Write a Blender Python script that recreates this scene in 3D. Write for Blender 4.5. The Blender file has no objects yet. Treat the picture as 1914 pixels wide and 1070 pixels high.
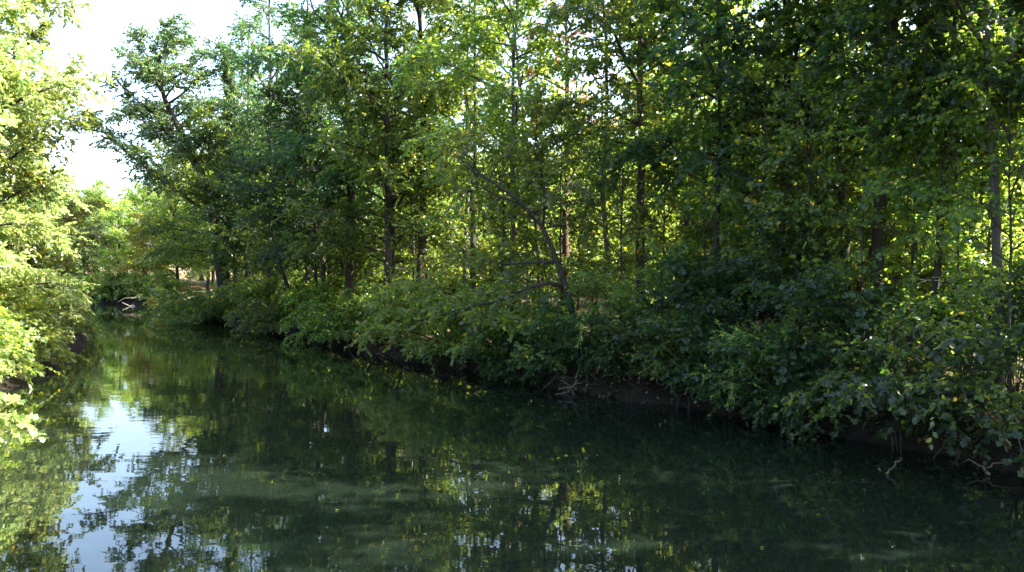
import bpy, math, random
import numpy as np

# ------------------------------------------------------------------ camera, sky, sun, exposure
S = bpy.context.scene
COL = S.collection
EYE = 4.0            # camera height over the water
FPX = 1500.0         # focal length in photo pixels (1914 wide)
cam_data = bpy.data.cameras.new('camera')
cam = bpy.data.objects.new('camera', cam_data)
COL.objects.link(cam)
cam_data.sensor_width = 36.0
cam_data.lens = 36.0 * FPX / 1914.0
cam_data.clip_end = 3000
cam.location = (0, 0, EYE)
cam.rotation_euler = (math.radians(90 - 1.15), 0, 0)
S.camera = cam

SUN_AZ = math.radians(90)     # clockwise from +Y
SUN_EL = math.radians(43)
W = bpy.data.worlds.new('World')
S.world = W
W.use_nodes = True
wn = W.node_tree
bg = wn.nodes['Background']
sky = wn.nodes.new('ShaderNodeTexSky')
sky.sky_type = 'NISHITA'
sky.sun_disc = False
sky.sun_elevation = SUN_EL
sky.sun_rotation = SUN_AZ
sky.air_density = 1.0
sky.dust_density = 3.5
wn.links.new(sky.outputs[0], bg.inputs[0])
bg.inputs[1].default_value = 0.13

sl = bpy.data.lights.new('sun', 'SUN')
sl.energy = 5.0
sl.angle = math.radians(0.55)
sl.color = (1.0, 0.94, 0.82)
sun = bpy.data.objects.new('sun', sl)
COL.objects.link(sun)
sd = (math.sin(SUN_AZ) * math.cos(SUN_EL), math.cos(SUN_AZ) * math.cos(SUN_EL), math.sin(SUN_EL))
from mathutils import Vector
sun.rotation_euler = Vector(sd).to_track_quat('Z', 'Y').to_euler()
sun.location = (30, 0, 40)

S.view_settings.view_transform = 'Standard'
S.view_settings.look = 'None'
S.view_settings.gamma = 1.0
S.view_settings.exposure = 2.9
S.render.engine = 'CYCLES'
S.cycles.use_denoising = True
S.cycles.denoiser = 'OPENIMAGEDENOISE'
S.cycles.denoising_input_passes = 'RGB_ALBEDO_NORMAL'
S.cycles.denoising_prefilter = 'ACCURATE'
S.cycles.max_bounces = 8
S.cycles.diffuse_bounces = 3
S.cycles.glossy_bounces = 3
S.cycles.transmission_bounces = 5
S.cycles.sample_clamp_indirect = 6.0
S.cycles.caustics_reflective = False
S.cycles.caustics_refractive = False

# ------------------------------------------------------------------ helpers
def tag(o, label=None, cat=None, group=None, kind=None):
    if label: o['label'] = label
    if cat: o['category'] = cat
    if group: o['group'] = group
    if kind: o['kind'] = kind
    return o

def empty(name, loc=(0, 0, 0), rz=0.0):
    o = bpy.data.objects.new(name, None)
    o.empty_display_size = 0.3
    o.location = loc
    o.rotation_euler = (0, 0, rz)
    COL.objects.link(o)
    return o

def mk_mesh(name, verts, faces, mats, smooth=False, mat_idx=None):
    """faces: list of int arrays (m, s)"""
    me = bpy.data.meshes.new(name)
    verts = np.asarray(verts, dtype=np.float32)
    me.vertices.add(len(verts))
    me.vertices.foreach_set('co', verts.ravel())
    faces = [f for f in faces if len(f)]
    loops = np.concatenate([f.ravel() for f in faces]).astype(np.int32)
    tot = np.concatenate([np.full(len(f), f.shape[1], np.int32) for f in faces])
    start = np.concatenate([[0], np.cumsum(tot)[:-1]]).astype(np.int32)
    me.loops.add(len(loops))
    me.loops.foreach_set('vertex_index', loops)
    me.polygons.add(len(tot))
    me.polygons.foreach_set('loop_start', start)
    me.polygons.foreach_set('loop_total', tot)
    me.polygons.foreach_set('use_smooth', np.full(len(tot), smooth, dtype=bool))
    for m in mats: me.materials.append(m)
    if mat_idx is not None: me.polygons.foreach_set('material_index', mat_idx)
    me.update(calc_edges=True)
    me.validate()
    return me

def link_mesh(name, me, parent=None, loc=None):
    o = bpy.data.objects.new(name, me)
    COL.objects.link(o)
    if parent is not None: o.parent = parent
    if loc is not None: o.location = loc
    return o

def copy_tree(o, parent=None):
    c = o.copy()
    COL.objects.link(c)
    if parent is not None:
        c.parent = parent
    for ch in list(o.children):
        copy_tree(ch, c)
    return c

def norm(a):
    return a / np.maximum(np.linalg.norm(a, axis=-1, keepdims=True), 1e-9)

def tube(P, R, sides, rng=None, rough=0.0, off=0, cap=True):
    """P (k,3), R (k) -> verts, quads, caps"""
    P = np.asarray(P, float); R = np.asarray(R, float); k = len(P)
    T = norm(np.gradient(P, axis=0))
    m = T.mean(0)
    ref = np.array([0, 0, 1.0]) if abs(m[2]) < 0.75 * np.linalg.norm(m) else np.array([1.0, 0, 0])
    A = norm(np.cross(T, ref)); B = np.cross(T, A)
    th = np.arange(sides) * 2 * math.pi / sides
    rr = np.repeat(R[:, None], sides, 1)
    if rough and rng is not None:
        rr = rr * (1 + rough * rng.standard_normal((k, sides)))
    V = P[:, None, :] + rr[:, :, None] * (np.cos(th)[None, :, None] * A[:, None, :] + np.sin(th)[None, :, None] * B[:, None, :])
    i = np.arange(k - 1)[:, None] * sides; j = np.arange(sides)[None, :]; j2 = (j + 1) % sides
    Q = np.stack([i + j, i + j2, i + sides + j2, i + sides + j], -1).reshape(-1, 4) + off
    C = np.array([list(range(sides))[::-1], [(k - 1) * sides + q for q in range(sides)]]) + off
    return V.reshape(-1, 3), Q, C

class Wood:
    def __init__(self): self.v = []; self.f = []; self.n = 0
    def add(self, P, R, sides, rng=None, rough=0.0):
        v, q, c = tube(P, R, sides, rng, rough, self.n)
        self.v.append(v); self.f.append(q); self.f.append(c); self.n += len(v)
    def mesh(self, name, mat):
        return mk_mesh(name, np.concatenate(self.v), self.f, [mat], smooth=True)

# leaf templates: (verts u,v,w) and faces; u along the leaf
LEAF = {
    'simple': (np.array([[0, 0, 0], [.45, -.30, .06], [1, 0, -.08], [.45, .30, .06]]), [np.array([[0, 1, 2], [0, 2, 3]])]),
    'oval': (np.array([[0, 0, 0], [.30, -.30, .05], [.68, -.25, .03], [1, 0, -.10], [.68, .25, .03], [.30, .30, .05]]),
             [np.array([[0, 1, 2, 3], [0, 3, 4, 5]])]),
    'long': (np.array([[0, 0, 0], [.30, -.15, .04], [.68, -.13, .0], [1, 0, -.18], [.68, .13, .0], [.30, .15, .04]]),
             [np.array([[0, 1, 2, 3], [0, 3, 4, 5]])]),
    'lobed': (np.array([[0, 0, 0], [.22, -.46, .05], [.42, -.17, .02], [.66, -.42, .0], [1, 0, -.12],
                        [.66, .42, .0], [.42, .17, .02], [.22, .46, .05]]),
              [np.array([[0, 1, 2, 3, 4], [0, 4, 5, 6, 7]])]),
}

def leaves(rng, P, D, L, nl, size, tmpl, flat=0.8, droop=0.25):
    """P,D (n,3) spray bases and directions, L (n) spray lengths -> vertex array, face arrays"""
    n = len(P)
    D = norm(D)
    up = np.array([0, 0, 1.0])
    side = norm(np.cross(D, up) + 1e-6)
    t = (np.arange(nl) + 0.6) / nl
    t = np.clip(t[None, :] + rng.uniform(-.5, .5, (n, nl)) / nl, 0.02, 1.02)
    pos = P[:, None, :] + D[:, None, :] * (t * L[:, None])[:, :, None]
    pos[:, :, 2] -= droop * (t ** 2) * L[:, None]
    sgn = np.where(np.arange(nl) % 2 == 0, 1.0, -1.0)[None, :]
    sgn = np.repeat(sgn, n, 0)
    ang = rng.uniform(0.35, 1.25, (n, nl)) * sgn
    ang[:, -1] *= 0.2
    A = D[:, None, :] * np.cos(ang)[:, :, None] + side[:, None, :] * np.sin(ang)[:, :, None]
    A = A + rng.standard_normal((n, nl, 3)) * 0.35
    A[:, :, 2] -= rng.uniform(0.0, 0.7, (n, nl))
    A = norm(A)
    N = np.broadcast_to(up, (n, nl, 3)) + rng.standard_normal((n, nl, 3)) * flat
    N = norm(N - A * (N * A).sum(-1, keepdims=True))
    B = np.cross(N, A)
    s = size * rng.uniform(0.65, 1.25, (n, nl))
    pos = pos.reshape(-1, 3); A = A.reshape(-1, 3); B = B.reshape(-1, 3); N = N.reshape(-1, 3); s = s.reshape(-1)
    tv, tf = LEAF[tmpl]
    V = pos[:, None, :] + s[:, None, None] * (tv[None, :, 0, None] * A[:, None, :] + tv[None, :, 1, None] * B[:, None, :] + tv[None, :, 2, None] * N[:, None, :])
    m = len(pos); k = len(tv)
    F = [(np.arange(m)[:, None, None] * k + f[None]).reshape(-1, f.shape[1]) for f in tf]
    return V.reshape(-1, 3), F

def at_path(P, u):
    x = u * (len(P) - 1); i = int(min(x, len(P) - 2)); f = x - i
    return P[i] * (1 - f) + P[i + 1] * f, norm(P[i + 1] - P[i])

def rot_z(d, a):
    c, s = math.cos(a), math.sin(a)
    return np.array([d[0] * c - d[1] * s, d[0] * s + d[1] * c, d[2]])

NLEAF = [0]
def ramify(rng, wood, prim, leaf=0.13, tmpl='oval', nl=8, dens=1.0, u0=0.22, flat=0.8, droop=0.25, spray=0.5, gap=0.27, bare=0.0, twig=True, sec_len=0.28):
    """prim: list of (path, r0). adds branch wood and returns the crown arrays"""
    SP, SD, SL = [], [], []
    for P, r0 in prim:
        k = len(P)
        wood.add(P, np.linspace(r0, max(0.008, r0 * 0.18), k), 5)
        L = np.linalg.norm(np.diff(P, axis=0), axis=1).sum()
        ns = max(4, int(L * 2.6 * dens))
        sgn = 1 if rng.random() < .5 else -1
        for i in range(ns):
            u = u0 + (1 - u0) * (i + rng.random()) / ns
            b, t = at_path(P, min(u, .999))
            sgn = -sgn
            d = rot_z(t, sgn * rng.uniform(0.5, 1.25))
            d[2] = d[2] * 0.7 + rng.uniform(-0.5, 0.75)
            d = norm(d)
            ln = (sec_len * L * (1.15 - 0.7 * u) + 0.35) * rng.uniform(.7, 1.25)
            q = np.linspace(0, 1, 4)[:, None]
            SPt = b + d * ln * q
            SPt[:, 2] += ln * (0.10 * q[:, 0] - droop * 0.9 * q[:, 0] ** 2)
            SPt[1:] += rng.standard_normal((3, 3)) * 0.04 * ln
            if twig: wood.add(SPt, np.linspace(max(.007, r0 * .28 * (1.1 - u)), .004, 4), 3)
            if rng.random() < bare: continue
            m = int(ln / gap) + 2
            for j in range(m):
                w = 0.2 + 0.8 * (j + rng.random() * .8) / m
                pb, pt = at_path(SPt, min(w, .999))
                dd = rot_z(pt, (1 if j % 2 else -1) * rng.uniform(.2, 1.0)) + rng.standard_normal(3) * .42
                dd[2] -= droop * 0.4
                SP.append(pb); SD.append(dd); SL.append(spray * rng.uniform(.6, 1.25))
        b, t = at_path(P, .999)
        SP.append(b); SD.append(t); SL.append(spray)
    SP = np.array(SP); SD = np.array(SD); SL = np.array(SL)
    NLEAF[0] += len(SP) * nl
    return leaves(rng, SP, SD, SL, nl, leaf, tmpl, flat, droop)

def smooth_path(ctrl, k):
    ctrl = np.asarray(ctrl, float)
    s = np.concatenate([[0], np.cumsum(np.linalg.norm(np.diff(ctrl, axis=0), axis=1))]); s /= s[-1]
    q = np.linspace(0, 1, k * 3)
    P = np.stack([np.interp(q, s, ctrl[:, i]) for i in range(3)], 1)
    for _ in range(6):
        P[1:-1] = (P[:-2] + P[1:-1] * 2 + P[2:]) / 4
    idx = np.linspace(0, len(P) - 1, k).round().astype(int)
    return P[idx]

def branch_path(rng, base, az, el, L, k=6, curve=0.15, droop=0.12, wob=0.05):
    d = np.array([math.cos(az) * math.cos(el), math.sin(az) * math.cos(el), math.sin(el)])
    u = np.linspace(0, 1, k)
    P = base + d * L * u[:, None]
    P[:, 2] += L * (curve * u ** 2 - (curve * 0.5 + droop) * u ** 3)
    P[1:] += np.cumsum(rng.standard_normal((k - 1, 3)) * wob * L / k * 1.6, axis=0)
    return P

def build_tree(name, seed, H, r0, cbz, R, bark, leafmat, lean=(0, 0), ctrl=None, nprim=34, squash=1.0, bias=None,
               shape='round', extra=None, rough=0.05, **kw):
    """returns an Empty with children trunk and crown, standing at the origin"""
    rng = np.random.default_rng(seed)
    wood = Wood()
    K = 22
    if ctrl is None:
        t = np.linspace(0, 1, K)
        P = np.stack([lean[0] * t ** 1.3, lean[1] * t ** 1.3, -0.4 + (H + .4) * t], 1)
        wob = np.cumsum(rng.standard_normal((K, 2)) * 0.035, axis=0); wob -= wob[0]
        P[:, :2] += wob * H / 18
    else:
        P = smooth_path(ctrl, K)
        t = np.linspace(0, 1, K)
    rad = r0 * np.maximum((1 - t) ** 0.75, 0.08)
    rad[0] *= 1.9; rad[1] *= 1.18
    wood.add(P, rad, 10, rng, rough)
    prim = []
    zs = P[:, 2]
    for i in range(nprim):
        s = (i + rng.random()) / nprim
        z = cbz + (H * 0.985 - cbz) * s
        tt = float(np.interp(z, zs, np.linspace(0, 1, K)))
        b, _ = at_path(P, min(tt, .999))
        if shape == 'round': pf = 0.42 + 0.58 * math.sin(math.pi * (0.16 + 0.78 * s))
        elif shape == 'spread': pf = (1.0 - 0.55 * s ** 1.5)
        else: pf = max(.18, 1.0 - 0.8 * s)
        L = R * pf * rng.uniform(.6, 1.25)
        az = i * 2.39996 + rng.uniform(-.5, .5)
        if bias is not None:
            L *= 1 + 0.35 * (math.cos(az) * bias[0] + math.sin(az) * bias[1])
        el = math.radians((20 + 46 * s ** 1.2) * squash + rng.uniform(-16, 14))
        prim.append((branch_path(rng, b, az, el, L, curve=.1, droop=.22, wob=.11), max(.018, min(r0 * .42, 0.016 * L + r0 * .12 * (1 - s)))))
    for (c, rr) in (extra or []):
        prim.append((smooth_path(c, 8), rr))
    V, F = ramify(rng, wood, prim, **kw)
    root = empty(name)
    link_mesh('trunk', wood.mesh(name + '_trunk', bark), root)
    link_mesh('crown', mk_mesh(name + '_crown', V, F, [leafmat]), root)
    return root

def build_shrub(name, seed, H, R, bark, leafmat, nst=9, bias=(0, 0), el=(25, 75), r0=0.035, droop=0.25, stems=None, **kw):
    rng = np.random.default_rng(seed)
    wood = Wood(); prim = []
    for i in range(nst):
        az = i * 2.39996 + rng.uniform(-.4, .4)
        e = math.radians(rng.uniform(*el))
        x, y = math.cos(az) * math.cos(e) * R, math.sin(az) * math.cos(e) * R
        z = math.sin(e) * H
        x += bias[0]; y += bias[1]
        L = math.sqrt(x * x + y * y + z * z) * rng.uniform(.75, 1.08)
        a2 = math.atan2(y, x); e2 = math.atan2(z, math.hypot(x, y))
        base = np.array([math.cos(az) * .12, math.sin(az) * .12, -.15])
        prim.append((branch_path(rng, base, a2, e2, L, k=7, curve=.25, droop=droop, wob=.06), r0 * rng.uniform(.7, 1.2)))
    for (c, rr) in (stems or []):
        prim.append((smooth_path(c, 8), rr))
    V, F = ramify(rng, wood, prim, droop=droop, **kw)
    root = empty(name)
    link_mesh('stem', wood.mesh(name + '_stem', bark), root)
    link_mesh('foliage', mk_mesh(name + '_foliage', V, F, [leafmat]), root)
    return root

def dead_branch(name, seed, paths, mat, twigs=5, tl=0.5):
    rng = np.random.default_rng(seed)
    wood = Wood()
    for c, r in paths:
        P = smooth_path(c, 9)
        P[1:-1] += rng.standard_normal((7, 3)) * 0.02
        wood.add(P, np.linspace(r, r * .35, 9), 6, rng, .08)
        for i in range(twigs):
            b, t = at_path(P, rng.uniform(.3, .98))
            d = norm(t + rng.standard_normal(3) * .7); d[2] = d[2] * .5 + rng.uniform(0, .4)
            L = tl * rng.uniform(.4, 1.2)
            q = np.linspace(0, 1, 4)[:, None]
            Q = b + d * L * q; Q[1:] += rng.standard_normal((3, 3)) * .06 * L
            wood.add(Q, np.linspace(r * .4, r * .12, 4), 4)
    return link_mesh(name, wood.mesh(name, mat))

# ------------------------------------------------------------------ materials
def new_mat(name):
    m = bpy.data.materials.new(name); m.use_nodes = True
    nt = m.node_tree
    for n in list(nt.nodes):
        if n.type != 'OUTPUT_MATERIAL': nt.nodes.remove(n)
    out = nt.nodes[0]
    return m, nt, out

def leaf_mat(name, stops, trans, fac=0.48, rough=0.34):
    """stops: [(pos, rgb)] front colour per leaf; trans: rgb multiplier giving the light that comes through"""
    m, nt, out = new_mat(name)
    N = nt.nodes; Lk = nt.links
    geo = N.new('ShaderNodeNewGeometry')
    oi = N.new('ShaderNodeObjectInfo')
    ramp = N.new('ShaderNodeValToRGB')
    cr = ramp.color_ramp
    while len(cr.elements) < len(stops): cr.elements.new(0.5)
    for e, (p, c) in zip(cr.elements, stops):
        e.position = p; e.color = (*c, 1)
    Lk.new(geo.outputs['Random Per Island'], ramp.inputs[0])
    hsv = N.new('ShaderNodeHueSaturation')
    mr = N.new('ShaderNodeMapRange'); mr.inputs[3].default_value = 0.485; mr.inputs[4].default_value = 0.515
    mv = N.new('ShaderNodeMapRange'); mv.inputs[3].default_value = 0.6; mv.inputs[4].default_value = 1.2
    Lk.new(oi.outputs['Random'], mr.inputs[0]); Lk.new(oi.outputs['Random'], mv.inputs[0])
    Lk.new(mr.outputs[0], hsv.inputs['Hue']); Lk.new(mv.outputs[0], hsv.inputs['Value'])
    Lk.new(ramp.outputs[0], hsv.inputs['Color'])
    pb = N.new('ShaderNodeBsdfPrincipled')
    pb.inputs['Roughness'].default_value = rough
    pb.inputs['Specular IOR Level'].default_value = 0.6
    Lk.new(hsv.outputs[0], pb.inputs['Base Color'])
    mul = N.new('ShaderNodeMix'); mul.data_type = 'RGBA'; mul.blend_type = 'MULTIPLY'; mul.inputs[0].default_value = 1
    Lk.new(hsv.outputs[0], mul.inputs[6]); mul.inputs[7].default_value = (*trans, 1)
    tr = N.new('ShaderNodeBsdfTranslucent'); Lk.new(mul.outputs[2], tr.inputs[0])
    mx = N.new('ShaderNodeMixShader'); mx.inputs[0].default_value = fac
    Lk.new(pb.outputs[0], mx.inputs[1]); Lk.new(tr.outputs[0], mx.inputs[2])
    Lk.new(mx.outputs[0], out.inputs[0])
    return m

G1 = [(0.0, (.032, .062, .024)), (0.45, (.050, .088, .029)), (0.85, (.085, .124, .034)), (0.95, (.14, .17, .03)), (1.0, (.26, .20, .03))]
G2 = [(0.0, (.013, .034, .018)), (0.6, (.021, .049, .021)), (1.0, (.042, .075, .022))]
G3 = [(0.0, (.058, .094, .038)), (0.6, (.086, .126, .046)), (0.93, (.125, .155, .05)), (1.0, (.30, .22, .04))]
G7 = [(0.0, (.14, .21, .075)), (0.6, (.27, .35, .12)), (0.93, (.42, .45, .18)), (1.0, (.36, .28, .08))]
G4 = [(0.0, (.13, .16, .035)), (0.6, (.22, .23, .045)), (1.0, (.34, .24, .04))]
G5 = [(0.0, (.055, .10, .04)), (0.6, (.085, .13, .05)), (1.0, (.13, .16, .05))]
G6 = [(0.0, (.15, .05, .025)), (0.6, (.21, .085, .035)), (1.0, (.25, .13, .05))]
TR = (5.4, 5.0, 1.7)
M = {
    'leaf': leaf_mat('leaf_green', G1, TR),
    'dark': leaf_mat('leaf_dark_shaded_green', G2, TR, rough=.40),  # dark leaf, deepened so the colour itself carries the right bank's shade
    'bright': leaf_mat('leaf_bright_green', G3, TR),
    'sunny': leaf_mat('leaf_sunlit_green', G7, (2.0, 2.0, 1.5), rough=.35),  # full sun on the left bank is put into this leaf colour
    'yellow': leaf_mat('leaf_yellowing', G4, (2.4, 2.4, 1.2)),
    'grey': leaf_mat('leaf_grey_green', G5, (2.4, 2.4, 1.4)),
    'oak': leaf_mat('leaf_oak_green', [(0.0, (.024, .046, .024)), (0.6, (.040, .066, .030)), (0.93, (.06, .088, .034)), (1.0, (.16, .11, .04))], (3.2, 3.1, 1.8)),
    'litter': leaf_mat('leaf_dry_brown', [(0.0, (.06, .035, .018)), (0.6, (.16, .095, .05)), (1.0, (.30, .20, .11))], (1, .9, .7), fac=.2, rough=.6),
    'rust': leaf_mat('leaf_withered', G6, (1.8, 1.5, 1.2)),
}

def bark_mat(name, c0, c1):
    m, nt, out = new_mat(name); N = nt.nodes; Lk = nt.links
    tc = N.new('ShaderNodeTexCoord'); mp = N.new('ShaderNodeMapping'); mp.inputs['Scale'].default_value = (14, 14, 2.2)
    Lk.new(tc.outputs['Object'], mp.inputs[0])
    no = N.new('ShaderNodeTexNoise'); no.inputs['Scale'].default_value = 1.0; no.inputs['Detail'].default_value = 6
    Lk.new(mp.outputs[0], no.inputs[0])
    ramp = N.new('ShaderNodeValToRGB'); ramp.color_ramp.elements[0].position = .35; ramp.color_ramp.elements[1].position = .68
    ramp.color_ramp.elements[0].color = (*c0, 1); ramp.color_ramp.elements[1].color = (*c1, 1)
    Lk.new(no.outputs[0], ramp.inputs[0])
    pb = N.new('ShaderNodeBsdfPrincipled'); pb.inputs['Roughness'].default_value = .85
    Lk.new(ramp.outputs[0], pb.inputs['Base Color'])
    bp = N.new('ShaderNodeBump'); bp.inputs['Strength'].default_value = .7; bp.inputs['Distance'].default_value = .03
    Lk.new(no.outputs[0], bp.inputs['Height']); Lk.new(bp.outputs[0], pb.inputs['Normal'])
    Lk.new(pb.outputs[0], out.inputs[0])
    return m
M['bark'] = bark_mat('bark_dark', (.014, .011, .008), (.048, .038, .028))
M['pale'] = bark_mat('bark_pale_grey', (.035, .031, .026), (.125, .112, .094))
M['redbark'] = bark_mat('bark_reddish', (.030, .014, .010), (.085, .036, .025))
M['dead'] = bark_mat('weathered_deadwood', (.04, .03, .022), (.13, .10, .072))
M['silver'] = bark_mat('silvered_deadwood', (.11, .09, .07), (.26, .22, .175))

def ground_mat():
    m, nt, out = new_mat('forest_floor'); N = nt.nodes; Lk = nt.links
    geo = N.new('ShaderNodeNewGeometry')
    vo = N.new('ShaderNodeTexVoronoi'); vo.inputs['Scale'].default_value = 9
    Lk.new(geo.outputs['Position'], vo.inputs['Vector'])
    ramp = N.new('ShaderNodeValToRGB'); cr = ramp.color_ramp
    cr.elements[0].position = 0; cr.elements[0].color = (.06, .038, .02, 1)
    cr.elements[1].position = 1; cr.elements[1].color = (.24, .155, .085, 1)
    e = cr.elements.new(.5); e.color = (.13, .085, .045, 1)
    sp = N.new('ShaderNodeSeparateColor'); Lk.new(vo.outputs['Color'], sp.inputs[0]); Lk.new(sp.outputs[0], ramp.inputs[0])
    no = N.new('ShaderNodeTexNoise'); no.inputs['Scale'].default_value = .35; no.inputs['Detail'].default_value = 4
    Lk.new(geo.outputs['Position'], no.inputs['Vector'])
    r2 = N.new('ShaderNodeValToRGB'); r2.color_ramp.elements[0].position = .48; r2.color_ramp.elements[1].position = .62
    Lk.new(no.outputs[0], r2.inputs[0])
    mg = N.new('ShaderNodeMix'); mg.data_type = 'RGBA'
    Lk.new(r2.outputs[0], mg.inputs[0]); Lk.new(ramp.outputs[0], mg.inputs[6]); mg.inputs[7].default_value = (.055, .075, .022, 1)
    # wet mud at the water's edge, its tone blackened for the undercut bank's shade
    sx = N.new('ShaderNodeSeparateXYZ'); Lk.new(geo.outputs['Position'], sx.inputs[0])
    n3 = N.new('ShaderNodeTexNoise'); n3.inputs['Scale'].default_value = 3
    Lk.new(geo.outputs['Position'], n3.inputs['Vector'])
    ad = N.new('ShaderNodeMath'); ad.operation = 'MULTIPLY_ADD'; ad.inputs[1].default_value = -.5
    Lk.new(n3.outputs[0], ad.inputs[0]); Lk.new(sx.outputs[2], ad.inputs[2])
    mr = N.new('ShaderNodeMapRange'); mr.inputs[1].default_value = .35; mr.inputs[2].default_value = .7
    Lk.new(ad.outputs[0], mr.inputs[0])
    mm = N.new('ShaderNodeMix'); mm.data_type = 'RGBA'
    Lk.new(mr.outputs[0], mm.inputs[0]); mm.inputs[6].default_value = (.012, .009, .006, 1); Lk.new(mg.outputs[2], mm.inputs[7])
    pb = N.new('ShaderNodeBsdfPrincipled'); pb.inputs['Roughness'].default_value = .85; pb.inputs['Specular IOR Level'].default_value = .2
    Lk.new(mm.outputs[2], pb.inputs['Base Color'])
    bp = N.new('ShaderNodeBump'); bp.inputs['Strength'].default_value = .8; bp.inputs['Distance'].default_value = .06
    Lk.new(vo.outputs['Distance'], bp.inputs['Height']); Lk.new(bp.outputs[0], pb.inputs['Normal'])
    Lk.new(pb.outputs[0], out.inputs[0])
    return m
M['ground'] = ground_mat()

def water_mat():
    m, nt, out = new_mat('river_water'); N = nt.nodes; Lk = nt.links
    geo = N.new('ShaderNodeNewGeometry')
    n1 = N.new('ShaderNodeTexNoise'); n1.inputs['Scale'].default_value = 4.5; n1.inputs['Detail'].default_value = 2.0; n1.inputs['Roughness'].default_value = .4
    n2 = N.new('ShaderNodeTexNoise'); n2.inputs['Scale'].default_value = .9; n2.inputs['Detail'].default_value = 1.5
    n0 = N.new('ShaderNodeTexNoise'); n0.inputs['Scale'].default_value = .13; n0.inputs['Detail'].default_value = 3
    mp = N.new('ShaderNodeMapping'); mp.inputs['Rotation'].default_value = (0, 0, math.radians(12)); mp.inputs['Scale'].default_value = (.55, 1.0, 1)
    Lk.new(geo.outputs['Position'], mp.inputs[0])
    for n in (n1, n2, n0): Lk.new(mp.outputs[0], n.inputs['Vector'])
    # calmer and breezier stretches
    mr = N.new('ShaderNodeMapRange'); mr.inputs[1].default_value = .4; mr.inputs[2].default_value = .65; mr.inputs[3].default_value = .25; mr.inputs[4].default_value = 1.0
    Lk.new(n0.outputs[0], mr.inputs[0])
    b1 = N.new('ShaderNodeBump'); b1.inputs['Distance'].default_value = .0013
    b2 = N.new('ShaderNodeBump'); b2.inputs['Distance'].default_value = .0055; b2.inputs['Strength'].default_value = .8
    Lk.new(mr.outputs[0], b1.inputs['Strength'])
    Lk.new(n1.outputs[0], b1.inputs['Height']); Lk.new(n2.outputs[0], b2.inputs['Height'])
    Lk.new(b2.outputs[0], b1.inputs['Normal'])
    pb = N.new('ShaderNodeBsdfPrincipled')
    pb.inputs['Base Color'].default_value = (.0054, .0092, .0062, 1)
    pb.inputs['Roughness'].default_value = .015
    pb.inputs['IOR'].default_value = 1.45
    Lk.new(b1.outputs[0], pb.inputs['Normal'])
    Lk.new(pb.outputs[0], out.inputs[0])
    return m
M['water'] = water_mat()

# ------------------------------------------------------------------ terrain and river
RB = np.array([(60, -90), (30, -20), (24, -8), (18, 2), (13.3, 10), (9.95, 15.6), (8.3, 18.3), (6.6, 21), (4.6, 23.5), (2.1, 25.75), (0.0, 29.3), (-2.3, 32.4), (-6.6, 38.7),
               (-11.5, 46), (-15.9, 52), (-20, 57.5), (-23.4, 62), (-27, 68.5), (-30, 75), (-36, 84), (-40, 90.5), (-47, 95), (-58, 98), (-80, 104), (-130, 125)], float)
LB = np.array([(30, -90), (8, -20), (2, -10), (-4, 0), (-10.2, 10), (-13.4, 17), (-15.5, 22.6), (-18.4, 32), (-23, 43), (-28.5, 54), (-34, 64), (-39.5, 73), (-45, 81), (-53, 86), (-64, 90), (-86, 95), (-136, 116)], float)
POLY = np.concatenate([RB, LB[::-1]])

def seg_dist(px, py, poly):
    best = np.full(px.shape, 1e9)
    for a, b in zip(poly[:-1], poly[1:]):
        ab = b - a
        t = np.clip(((px - a[0]) * ab[0] + (py - a[1]) * ab[1]) / (ab @ ab), 0, 1)
        best = np.minimum(best, np.hypot(px - a[0] - t * ab[0], py - a[1] - t * ab[1]))
    return best

def inside(px, py):
    c = np.zeros(px.shape, bool)
    n = len(POLY)
    for i in range(n):
        x1, y1 = POLY[i]; x2, y2 = POLY[(i + 1) % n]
        cond = (y1 > py) != (y2 > py)
        xx = (x2 - x1) * (py - y1) / (y2 - y1 + 1e-12) + x1
        c ^= cond & (px < xx)
    return c

def height(px, py):
    px = np.asarray(px, float); py = np.asarray(py, float)
    wig = 0.35 * np.sin(px * .9 + py * .55) + 0.25 * np.sin(py * 1.7 - px * .6) + .12 * np.sin(px * 3.1 + py * 2.3)
    d = np.minimum(seg_dist(px, py, RB), seg_dist(px, py, LB))
    d = np.where(inside(px, py), -d, d) + wig * 0.6
    left = seg_dist(px, py, LB) < seg_dist(px, py, RB)
    up = np.interp(d, [-4, -1.2, 0, .22, .55, 1.6, 4, 10, 22, 45, 90, 300], [-1.6, -.8, -.05, .45, .62, .78, 1.05, 1.7, 2.4, 3.4, 5.5, 9])
    upl = np.interp(d, [-4, -1.2, 0, .5, 2, 6, 20, 60, 300], [-1.6, -.6, -.03, .25, .6, 1.1, 1.8, 2.2, 3])
    z = np.where(left, upl, up)
    z = z + np.where(d > .3, 0.10 * np.sin(px * 1.3 + 2 * np.sin(py * .7)) * np.sin(py * 1.1) + .05 * np.sin(px * 2.7 - py * 2.1), 0)
    z = z + np.where((d > -.5) & (d < 5), (.20 * np.sin(px * 3.3 + 1.7 * np.sin(py * 2.1)) + .12 * np.sin(py * 5.1 + px * 4.2)) * np.exp(-((d - .6) / .9) ** 2), 0)
    return z

def gz(x, y): return float(height(np.array([x]), np.array([y]))[0])

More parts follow.
